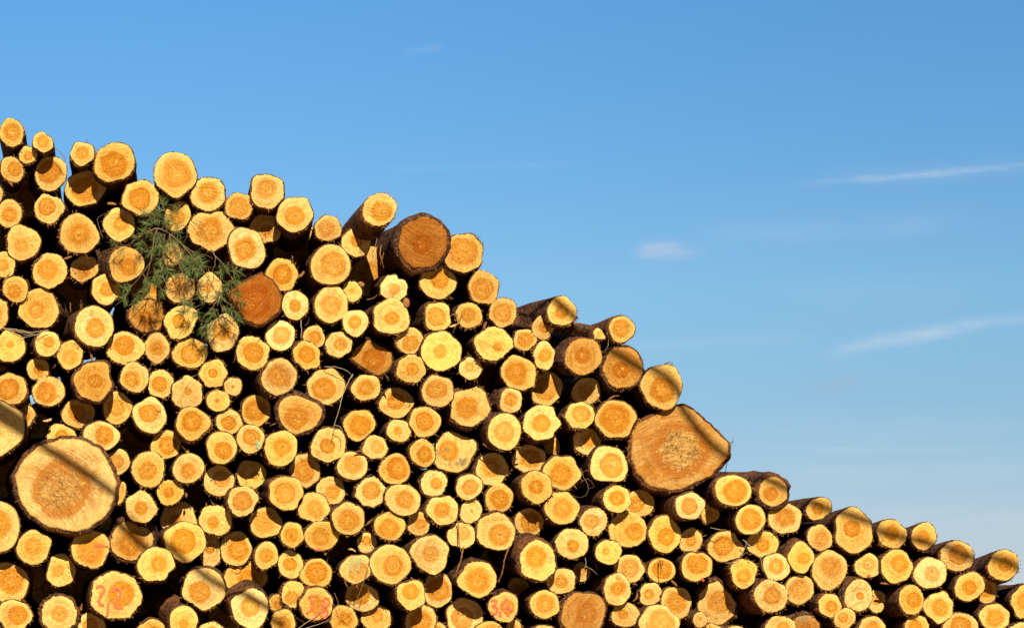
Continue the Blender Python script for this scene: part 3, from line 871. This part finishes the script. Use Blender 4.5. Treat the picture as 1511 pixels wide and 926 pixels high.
# ------------------------------------------------------------------ pine branch with needles
def build_branch():
    rng = random.Random(77)
    root = empty('pine_branch', at(262, 385, -.1))
    o = root.location
    stems = [
        ([(196, 356, -.06), (212, 346, -.10), (232, 337, -.13), (250, 345, -.14), (270, 362, -.15), (290, 388, -.15), (308, 412, -.14), (322, 440, -.12), (330, 462, -.10)], .0052),
        ([(238, 338, -.13), (246, 322, -.11), (240, 304, -.09), (236, 292, -.08)], .0034),
        ([(232, 337, -.13), (226, 360, -.14), (222, 386, -.14), (216, 412, -.12), (208, 432, -.1)], .0034),
        ([(222, 386, -.14), (210, 404, -.12), (196, 420, -.1), (186, 432, -.08)], .0026),
        ([(250, 345, -.14), (256, 372, -.16), (268, 398, -.17), (280, 430, -.16), (284, 452, -.15)], .0034),
        ([(270, 362, -.15), (284, 372, -.15), (296, 384, -.14), (300, 398, -.12)], .003),
        ([(312, 368, -.05), (318, 378, -.07), (328, 388, -.09), (338, 404, -.1), (346, 418, -.1), (354, 432, -.08)], .0036),
        ([(318, 378, -.07), (317, 392, -.08), (312, 402, -.09)], .0024),
        ([(308, 412, -.14), (296, 424, -.14), (286, 436, -.15)], .0024),
        ([(322, 440, -.12), (338, 448, -.1), (352, 466, -.08)], .003),
        ([(322, 440, -.12), (312, 456, -.12), (300, 468, -.1), (296, 486, -.08)], .003),
        ([(330, 462, -.10), (322, 472, -.1), (314, 480, -.09)], .0026),
        ([(284, 452, -.15), (270, 464, -.13), (256, 486, -.1)], .0022),
        ([(196, 356, -.06), (186, 362, -.05), (176, 360, -.04)], .0022),
        ([(152, 352, -.03), (146, 334, -.05), (144, 322, -.05), (158, 314, -.04)], .0022),
        ([(162, 320, -.03), (174, 322, -.04), (180, 308, -.03)], .0014), ([(162, 328, -.03), (172, 340, -.04), (178, 350, -.05)], .0014),
        ([(280, 325, -.04), (294, 336, -.07), (304, 350, -.09), (306, 368, -.1)], .0014), ([(284, 322, -.04), (300, 330, -.06), (310, 346, -.07)], .0012),
        ([(288, 350, -.06), (296, 358, -.08), (312, 366, -.06)], .0014), ([(206, 318, -.02), (218, 314, -.05), (232, 320, -.08)], .0014),
        ([(270, 428, -.04), (284, 412, -.06), (300, 402, -.07)], .0022), ([(308, 396, -.03), (308, 420, -.06), (310, 440, -.06)], .0018),
        ([(290, 412, -.06), (304, 424, -.07), (318, 434, -.07)], .0018), ([(256, 430, -.04), (266, 416, -.06), (272, 402, -.07)], .0015),
        ([(284, 405, -.05), (276, 425, -.06), (268, 448, -.05)], .0015),
    ]
    for _ in range(46):
        x, y = rng.choice(((244, 345), (262, 365), (280, 390), (226, 385), (320, 425), (310, 460), (240, 320), (265, 440))); x += rng.gauss(0, 16); y += rng.gauss(0, 16)
        a = rng.uniform(0, 6.28); l = rng.uniform(14, 38); yy = -rng.uniform(.05, .17); bend = rng.gauss(0, .5)
        stems.append(([(x, y, yy), (x + l * .5 * math.cos(a), y + l * .5 * math.sin(a), yy + rng.gauss(0, .02)), (x + l * math.cos(a + bend), y + l * math.sin(a + bend), yy + rng.gauss(0, .04))], rng.uniform(.0009, .0018)))
    V, F = [], []
    for pts, r in stems:
        p = spline([at(*q) - o for q in pts], 5); n = len(p)
        p = [q + Vector((rng.gauss(0, .0012), rng.gauss(0, .001), rng.gauss(0, .0012))) for q in p]
        tube(p, [r * (1 - .6 * k / (n - 1)) for k in range(n)], 6, V, F)
    WV, WF = V, F
    # needle tufts along the green shoots: where, heading (degrees, 0 = right, 90 = up), length of the shoot, density
    tufts = [(240, 305, 100, 60, 1), (226, 318, 150, 50, 1), (250, 318, 60, 50, 1.2), (256, 310, 20, 40, 1), (228, 328, 200, 45, 1), (236, 344, 250, 40, 1.2), (222, 344, 170, 50, 1), (206, 350, 190, 45, .8),
             (178, 360, 185, 40, .7), (183, 366, 240, 36, .5), (252, 350, 300, 40, 1), (262, 356, 340, 40, .9), (246, 366, 270, 40, 1), (232, 372, 250, 45, 1), (276, 372, 330, 45, 1.2), (288, 376, 350, 45, 1.3), (294, 388, 300, 42, 1.2),
             (282, 390, 270, 42, 1), (268, 384, 260, 42, 1), (254, 394, 250, 45, 1), (226, 392, 260, 50, 1.2), (220, 408, 250, 45, 1.1), (228, 410, 290, 36, .9), (214, 424, 255, 45, 1.1), (208, 434, 240, 38, 1),
             (196, 424, 215, 40, 1), (188, 434, 235, 36, .9), (198, 436, 265, 30, .8), (240, 420, 280, 36, .8), (300, 392, 320, 40, 1), (330, 394, 330, 45, 1), (336, 406, 300, 42, 1.1), (324, 400, 260, 36, 1), (346, 418, 320, 42, 1),
             (332, 420, 270, 42, 1.1), (344, 430, 350, 36, .9), (326, 436, 270, 36, .9), (338, 450, 330, 45, 1.2), (350, 464, 320, 40, 1.1), (334, 464, 300, 45, 1.2), (316, 458, 230, 42, 1.2), (304, 466, 220, 40, 1.2),
             (298, 480, 260, 40, 1.2), (308, 486, 290, 36, 1), (318, 474, 290, 40, 1), (292, 456, 210, 36, .9), (282, 448, 200, 36, .9), (272, 460, 240, 36, .8), (276, 440, 180, 30, .6), (300, 430, 270, 34, .7), (312, 440, 250, 34, .7),
             (244, 330, 80, 40, 1), (262, 334, 30, 40, .8), (216, 330, 140, 36, .7), (264, 404, 290, 36, .7), (288, 402, 300, 36, .8), (350, 446, 20, 36, .8), (238, 394, 250, 40, .9), (246, 408, 240, 36, .8), (238, 352, 190, 40, 1), (246, 358, 330, 40, 1), (236, 362, 300, 40, 1), (256, 340, 10, 40, 1), (270, 366, 200, 40, 1), (280, 382, 20, 40, 1), (260, 376, 300, 40, 1), (230, 318, 60, 40, 1), (214, 356, 230, 40, .9), (240, 384, 200, 36, .8), (292, 396, 240, 40, 1), (252, 328, 110, 40, 1), (244, 314, 30, 36, .9)]
    V, F, SV, SF = [], [], [], []
    for px, py, ang, ln, dens in tufts:
        y0 = -.13 + rng.gauss(0, .04)
        px += rng.gauss(0, 4); py += rng.gauss(0, 4); a = R(ang + rng.gauss(0, 30)); hd = Vector((math.cos(a), rng.gauss(-.1, .3), math.sin(a))).normalized()
        L = ln * U * .36
        p0 = at(px, py, y0) - o - hd * L * .35
        tube([p0, p0 + hd * L * .5, p0 + hd * L], [.0022, .0018, .001], 5, SV, SF)
        for _ in range(int(62 * dens)):
            t = rng.random() ** .8
            b0 = p0 + hd * L * (t * .95 + .05)
            side = Vector((rng.gauss(0, 1), rng.gauss(0, 1), rng.gauss(0, 1))); side = (side - hd * side.dot(hd)).normalized()
            dv = (hd * rng.uniform(-.1, 1.2) + side * rng.uniform(.5, 1.2) + Vector((0, 0, -.15))).normalized()
            l = rng.uniform(.03, .066); w = dv.cross(Vector((rng.gauss(0, 1), rng.gauss(0, 1), rng.gauss(0, 1)))).normalized() * rng.uniform(.0007, .0013)
            mid = b0 + dv * l * .5 + side * .002; tip = b0 + dv * l + Vector((0, 0, -.003))
            b = len(V)
            V += [b0 - w * .6, b0 + w * .6, mid + w, mid - w, tip]
            F += [(b, b + 1, b + 2, b + 3), (b + 3, b + 2, b + 4)]
    nw, n0 = len(WV), len(WF)
    wood = mesh_object('stem', WV + SV, WF + [tuple(q + nw for q in g) for g in SF], TWIG, root)
    wood.data.materials.append(TWIG_RED)
    for p in wood.data.polygons[n0:]: p.material_index = 1
    mesh_object('needles', V, F, NEEDLE, root, False)
    tag(root, 'torn green pine branch with bare grey twigs hanging over the upper logs', 'branch')
build_branch()

# ------------------------------------------------------------------ loose twigs
def twig(label, strands, mat, seed, group='loose twigs caught between the logs'):
    rng = random.Random(seed)
    p0 = at(*strands[0][0][0])
    root = empty('twig', p0)
    V, F = [], []
    for pts, r in strands:
        p = spline([at(*q) - p0 for q in pts], 5); n = len(p)
        p = [q + Vector((rng.gauss(0, .0011), rng.gauss(0, .002), rng.gauss(0, .0011))) for q in p]
        tube(p, [r * (1 - .55 * k / (n - 1)) for k in range(n)], 6, V, F)
    mesh_object('stem', V, F, mat, root)
    tag(root, label, 'twig', group)
twig('pale forked twig curving down beside the green-patched log', [([(478, 541, -.02), (492, 541, -.05), (508, 545, -.06), (518, 552, -.05), (521, 560, .0)], .0022), ([(521, 552, -.04), (516, 560, -.06), (506, 582, -.08), (500, 606, -.08), (494, 624, -.08), (490, 642, -.07)], .0030),
      ([(493, 626, -.08), (503, 631, -.08), (505, 645, -.07), (501, 654, -.06)], .0020)], TWIG_PALE, 1)
twig('thin curly vine hanging in a dark gap by the crest', [([(857, 690, -.01), (862, 704, -.05), (868, 716, -.06), (866, 728, -.06), (858, 733, -.05), (849, 732, -.02)], .0018), ([(857, 711, -.05), (868, 706, -.06), (876, 718, -.04), (868, 720, -.03)], .0014)], TWIG, 2)
twig('forked grey twig under the low-end logs', [([(1070, 830, -.02), (1082, 829, -.06), (1092, 822, -.07), (1100, 806, -.07), (1102, 797, -.04)], .0022), ([(1096, 796, -.02), (1110, 808, -.06), (1121, 820, -.06), (1125, 836, -.05), (1126, 844, -.03)], .0022), ([(1094, 821, -.06), (1101, 814, -.07)], .0014)], TWIG_PALE, 3)
twig('short bare twig lying flat under the giant rotten-cored log', [([(1048, 778, .04), (1058, 780, -.02), (1070, 781, .02)], .0026)], TWIG_PALE, 4)
twig('brown stick hanging down across a pale log', [([(676, 768, -.03), (677, 790, -.05), (678, 806, -.06), (682, 818, -.06), (675, 838, -.06), (672, 852, -.05)], .0040), ([(684, 806, -.05), (680, 826, -.06), (674, 846, -.06)], .0052), ([(686, 834, .0), (678, 843, -.05), (668, 850, -.06)], .0034)], TWIG_RED, 5)
twig('long thin twig curving past the turquoise-striped log', [([(546, 822, -.05), (540, 846, -.08), (534, 866, -.09), (526, 884, -.09), (514, 896, -.08), (498, 908, -.07), (480, 918, -.06)], .0020), ([(493, 874, -.03), (499, 888, -.07), (502, 904, -.06)], .0018), ([(506, 902, -.06), (514, 908, -.07), (521, 916, -.05)], .0012)], TWIG, 6)
twig('thin green-grey twig reaching up past the log with red five-eight', [([(398, 884, -.03), (406, 877, -.06), (418, 893, -.08)], .0020), ([(400, 902, -.04), (416, 899, -.07), (428, 890, -.08), (440, 878, -.08), (446, 868, -.06)], .0018)], TWIG, 7)
twig('pale bent twig along the frame foot under red five-eight', [([(440, 926, -.05), (456, 915, -.08), (474, 898, -.08), (484, 886, -.08)], .0022), ([(450, 926, -.05), (468, 921, -.07), (492, 910, -.06)], .0022)], TWIG_PALE, 8)
twig('bunch of straight bare twigs above the scratched pale log', [([(2, 484, .0), (24, 486, -.05), (48, 490, -.06), (72, 486, -.04)], .0032), ([(8, 486, .0), (36, 490, -.04), (60, 496, -.04)], .0026), ([(30, 498, -.02), (52, 494, -.05), (72, 486, -.04)], .0022), ([(26, 490, -.02), (42, 494, -.05), (54, 489, -.05)], .0018)], TWIG_PALE, 9)
twig('fine twigs sticking out into the sky near the topmost log', [([(79, 222, .02), (86, 222, -.02), (93, 228, -.04), (98, 235, .0)], .0016), ([(88, 224, -.02), (92, 232, -.03), (90, 238, .02)], .0014), ([(93, 228, -.03), (96, 236, -.02), (95, 242, .02)], .0014)], TWIG_RED, 10)
twig('single dark shoot standing up beside the giant rotten-cored log', [([(1070, 698, .08), (1073, 682, .05), (1076, 672, .04), (1079, 660, .04), (1083, 641, .03)], .0022)], TWIG_RED, 11)
twig('brown leaf-like shred curling on the tall oval crest log', [([(981, 537, .04), (985, 535, .02), (988, 534, .02), (991, 535, .02)], .0046)], TWIG_RED, 12)
twig('thin bent twig between the crosswise log and the sky', [([(896, 490, -.05), (898, 502, -.08), (896, 512, -.08), (891, 520, -.06)], .0018)], TWIG_PALE, 13)
twig('reddish curled twig beside a golden log mid pile', [([(674, 462, -.0), (676, 474, -.05), (672, 482, -.06), (668, 492, -.04)], .0034), ([(682, 462, .0), (676, 476, -.05)], .0026)], TWIG_RED, 14)
twig('hanging pale twig between two small mid-pile logs', [([(444, 472, .02), (445, 486, -.03), (444, 500, -.04)], .0026)], TWIG_PALE, 15)
twig('straight twig end standing in the gap above a small mid-pile log', [([(430, 394, .05), (432, 382, -.01), (431, 378, -.02)], .0042)], TWIG_PALE, 16)
twig('short rusty stub with side shoots in a dark gap', [([(104, 447, .03), (104, 455, -.03), (104, 462, -.03)], .0038)], TWIG_RED, 17)
twig('thin twig laid over the deep shade under the shaded foot log', [([(863, 822, .0), (865, 832, -.05), (858, 844, -.07), (856, 854, -.06)], .0016), ([(862, 834, -.04), (874, 840, -.06), (882, 848, -.05)], .0016)], TWIG_PALE, 18)
twig('pair of hanging bark strips on the half-shaded foot log', [([(973, 825, .07), (974, 834, .03), (976, 844, .02)], .0044), ([(977, 826, .07), (978, 836, .03)], .003)], TWIG_RED, 19)
twig('hanging orange bark strips in the gap beside the askew jutting log', [([(557, 350, -.02), (554, 362, -.06), (550, 372, -.06)], .0034), ([(562, 362, .0), (561, 376, -.05), (564, 386, -.05), (566, 396, -.03)], .0046), ([(566, 372, -.02), (564, 382, -.05), (561, 390, -.04)], .0030)], TWIG_RED, 20)
twig('long orange bark ribbon curling down beside the jutting white-rimmed log', [([(752, 806, -.06), (746, 820, -.1), (743, 834, -.1), (740, 848, -.09), (734, 858, -.08)], .0044), ([(744, 826, -.09), (741, 842, -.1), (736, 860, -.08)], .003)], TWIG_RED, 21)

# strips of bark and chips that have dropped into the gaps
def strips():
    rng = random.Random(21)
    spots = sorted(p for p, g in GAPS.items() if 1 < g < 11); rng.shuffle(spots)
    taken, near = [], {}
    for x, y in spots:
        if len(taken) >= 60: break
        if any(math.hypot(x - a, y - b_) < 34 for a, b_ in taken) or 200 < x < 350 and 300 < y < 500: continue
        taken.append((x, y))
        d = rng.uniform(-.02, .10)
        root = empty('bark_strip', at(x, y, d))
        a = rng.uniform(0, 6.28); l = rng.uniform(3, 11) * U; w = rng.uniform(.5, 1.7) * U; cu = rng.gauss(0, .3)
        V, F = [], []; n = 9
        for k in range(n):
            t = k / (n - 1); g = a + cu * t
            p = Vector((math.cos(g), rng.gauss(-.05, .05) + .3 * (t - .5) ** 2, math.sin(g))) * l * (t - .5) * 2
            sd = Vector((-math.sin(g), .5, math.cos(g))) * w * (.35 + math.sin(math.pi * (t * .8 + .1))) * rng.uniform(.7, 1.2)
            nrm = Vector((0, .006, 0))
            V += [p - sd, p + Vector((0, -.004, 0)), p + sd, p + sd + nrm, p - sd + nrm]
        for k in range(n - 1):
            for q in range(5):
                q2 = (q + 1) % 5; F.append((k * 5 + q, k * 5 + q2, k * 5 + 5 + q2, k * 5 + 5 + q))
        F += [tuple(reversed(range(5))), tuple((n - 1) * 5 + q for q in range(5))]
        mesh_object('flake', V, F, rng.choice((FIBRE, FIBRE, FIBRE, STRIP, TWIG_RED, BARK, BARK)), root, False)
        lm = min(LANDMARK, key=lambda j: math.hypot(ROWS[j][0] - x, ROWS[j][1] - y))
        near[(lm, octant(ROWS[lm], (x, y)))] = k_ = near.get((lm, octant(ROWS[lm], (x, y))), -1) + 1
        tag(root, f"torn bark strip, {ORD[k_]} {OCT[octant(ROWS[lm], (x, y))].format(LANDMARK[lm][1])}", 'bark strip', 'loose bark strips between the logs')
STRIP = plain('pale_splinter_wood', (.42, .22, .08), (.80, .55, .25), 50)
strips()

# ------------------------------------------------------------------ the bare tree whose two long limbs shade the pile (it stands out of the picture)
LIGHT = Vector((-.075, 1.0, -.70)).normalized()
def shade_path(pts, dist):
    out = []
    for px, py in pts:
        p = at(px, py, 0); out.append(p - LIGHT * (dist / LIGHT.y))
    return out
def build_tree():
    root = empty('bare_tree', (-6.2, -4.7, 0))
    o = root.location
    V, F = tube([Vector((0, 0, -.1)), Vector((.02, 0, 1.2)), Vector((-.06, .05, 3.5)), Vector((.05, 0, 6)), Vector((.1, .1, 9)), Vector((.3, 0, 11.5)), Vector((.5, -.1, 13))], [.26, .2, .17, .14, .11, .08, .03], 14)
    mesh_object('trunk', V, F, BARK, root)['seed'] = .37
    def limb(first, pts, dist, r0, r1):
        P = [Vector(first)] + [p - o for p in shade_path(pts, dist)]
        P = spline(P, 8); n = len(P)
        V, F = tube(P, [r0 + (r1 - r0) * min(1, k / 24) for k in range(n)], 8)
        mesh_object('limb', V, F, BARK, root)['seed'] = .6
    limb((.08, .05, 8.2), [(-60, 590), (10, 630), (60, 672), (100, 700), (140, 728), (200, 775), (250, 816), (300, 862), (350, 886), (420, 924)], 4.7, .07, .021)
    limb((.28, 0, 11.2), [(620, 230), (700, 330), (780, 424), (850, 482), (900, 516), (935, 540), (985, 572), (1010, 610), (1042, 650), (1070, 674), (1140, 713), (1205, 744), (1260, 768), (1320, 788), (1370, 800), (1420, 822), (1490, 838), (1560, 870)], 4.7, .07, .021)
    tag(root, 'tall bare tree outside the picture whose limbs shade the logs', 'tree')
build_tree()

# ------------------------------------------------------------------ ground
n = Nodes('bark_littered_ground'); co = n.coord()
c = n.mix(n.noise(co, 1.2, 6, .7), (.26, .15, .07), (.40, .26, .13)); c = n.mix(n.ramp(n.noise(co, .12, 3), .52, .66), c, (.12, .12, .04))
n.bump(n.noise(co, 18.0, 6, .75), .8, .03); GROUND = n.finish(c, .95, .1)
S = 3000.0
g = mesh_object('ground', [(-S, -S, 0), (S, -S, 0), (S, S, 0), (-S, S, 0)], [(0, 1, 2, 3)], GROUND, None, False); g['kind'] = 'structure'

# ------------------------------------------------------------------ sky, sun, camera
world = bpy.data.worlds.new('World'); scene.world = world; world.use_nodes = True
wt = world.node_tree; wt.nodes.clear()
w = Nodes.__new__(Nodes); w.t = wt
out = wt.nodes.new('ShaderNodeOutputWorld'); bg = wt.nodes.new('ShaderNodeBackground'); wt.links.new(bg.outputs[0], out.inputs[0])
sun_dir = -LIGHT
dirv = w.coord('Generated')
X = w.split(dirv)
# the polarised, deep blue of the photograph: the sky darkens faster with height than a clear model sky
zz = w.math('ADD', w.math('MULTIPLY', w.math('MAXIMUM', X[2], 0.0), SKY_STRETCH), SKY_LIFT)
sky = wt.nodes.new('ShaderNodeTexSky'); sky.sky_type = 'NISHITA'; sky.sun_disc = False
sky.sun_elevation = math.asin(sun_dir.z); sky.sun_rotation = math.atan2(sun_dir.x, sun_dir.y)
sky.air_density = 1.0; sky.dust_density = .35; sky.ozone_density = 3.0
wt.links.new(w.vmath('NORMALIZE', w.combine(X[0], X[1], zz)), sky.inputs['Vector'])
hs = wt.nodes.new('ShaderNodeHueSaturation'); hs.inputs['Saturation'].default_value = SKY_SAT; hs.inputs['Value'].default_value = SKY_VAL; hs.inputs['Hue'].default_value = SKY_HUE
wt.links.new(sky.outputs[0], hs.inputs['Color'])
c = hs.outputs[0]
grade = wt.nodes.new('ShaderNodeValToRGB'); er = grade.color_ramp   # haze at the skyline, polarised blue higher up
stops = [(0, (1.0, .74, .61)), (.014, (1.01, .82, .67)), (.0415, (.92, 1.0, .84)), (.069, (.96, 1.20, 1.07)), (.103, (.80, 1.24, 1.27)), (.133, (.74, 1.28, 1.42)), (.4, (.70, 1.20, 1.40))]
while len(er.elements) < len(stops): er.elements.new(.5)
for e, (p, col) in zip(er.elements, stops): e.position = p; e.color = (*col, 1)
wt.links.new(X[2], grade.inputs[0])
c = w.mix(1.0, c, grade.outputs[0], 'MULTIPLY')
side = w.ramp(X[0], -.02, .2, 1.03, .88)
c = w.mix(1.0, c, w.combine(side, side, side), 'MULTIPLY')
c = w.mix(w.ramp(X[1], -.3, .5, 1, 0), c, w.mix(1.0, c, (SUNSIDE, SUNSIDE, SUNSIDE), 'MULTIPLY'))
# thin cirrus, placed by compass direction far behind the pile
inv = w.math('DIVIDE', 1.0, w.math('MAXIMUM', X[1], .05))
cu = w.math('MULTIPLY', w.math('MULTIPLY', X[0], inv), DIST / U); cv = w.math('MULTIPLY', w.math('MULTIPLY', X[2], inv), DIST / U)   # tangent units
wob = w.math('SUBTRACT', w.noise(w.combine(w.math('MULTIPLY', cu, .006), 0.0, w.math('MULTIPLY', cv, .006)), 1.0, 3), .5)
tex = w.noise(w.combine(w.math('MULTIPLY', cu, .012), 0.0, w.math('MULTIPLY', cv, .06)), 1.0, 5, .65)
def streak(x0, y0, x1, y1, width, amount, curve=0.0, wobble=14.0, soft=.35, tint=None):
    """A wisp between two places in the sky (tangent units, as for the logs)."""
    global c
    ax, az, bx, bz = x0 - VX, VY - y0, x1 - VX, VY - y1
    L = math.hypot(bx - ax, bz - az); ux, uz = (bx - ax) / L, (bz - az) / L
    du, dv = w.math('SUBTRACT', cu, ax), w.math('SUBTRACT', cv, az)
    s = w.math('DIVIDE', w.math('ADD', w.math('MULTIPLY', du, ux), w.math('MULTIPLY', dv, uz)), L)
    t = w.math('SUBTRACT', w.math('MULTIPLY', dv, ux), w.math('MULTIPLY', du, uz))
    t = w.math('ADD', t, w.math('MULTIPLY', wob, wobble))
    if curve: t = w.math('ADD', t, w.math('MULTIPLY', w.math('MULTIPLY', w.math('SUBTRACT', s, .5), w.math('SUBTRACT', s, .5)), curve))
    m = w.math('EXPONENT', w.math('MULTIPLY', w.math('POWER', w.math('DIVIDE', t, width), 2.0), -1.0))
    m = w.math('MULTIPLY', m, w.math('MULTIPLY', w.ramp(s, 0, soft), w.ramp(s, 1 - soft, 1, 1, 0)))
    m = w.math('MULTIPLY', m, w.ramp(tex, .25, .7, .25, 1.0))
    c = w.mix(w.math('MULTIPLY', m, amount), c, tint or CLOUD)
for a in STREAKS: streak(*a)
wt.links.new(c, bg.inputs['Color']); bg.inputs['Strength'].default_value = SKY_STRENGTH

sl = bpy.data.lights.new('sun', 'SUN'); sl.energy = SUN; sl.angle = R(.5); sl.color = SUN_COLOR
so = link(bpy.data.objects.new('sun', sl)); so.rotation_euler = LIGHT.to_track_quat('-Z', 'Y').to_euler(); so.location = (0, -20, 20)

cam = bpy.data.cameras.new('camera'); co_ = link(bpy.data.objects.new('camera', cam))
co_.location = (0, -DIST, CAM_H); co_.rotation_euler = (R(90), 0, 0)
cam.sensor_width = 36; cam.lens = 36 * DIST / (1511 * U)
cam.shift_x = (755.5 - VX) / 1511; cam.shift_y = (VY - 463) / 1511
cam.clip_end = 8000; cam.clip_start = .1
scene.camera = co_
scene.view_settings.view_transform = 'Standard'; scene.view_settings.look = 'None'
scene.view_settings.exposure = EXPOSURE; scene.view_settings.gamma = 1.0
scene.view_settings.use_curve_mapping = False
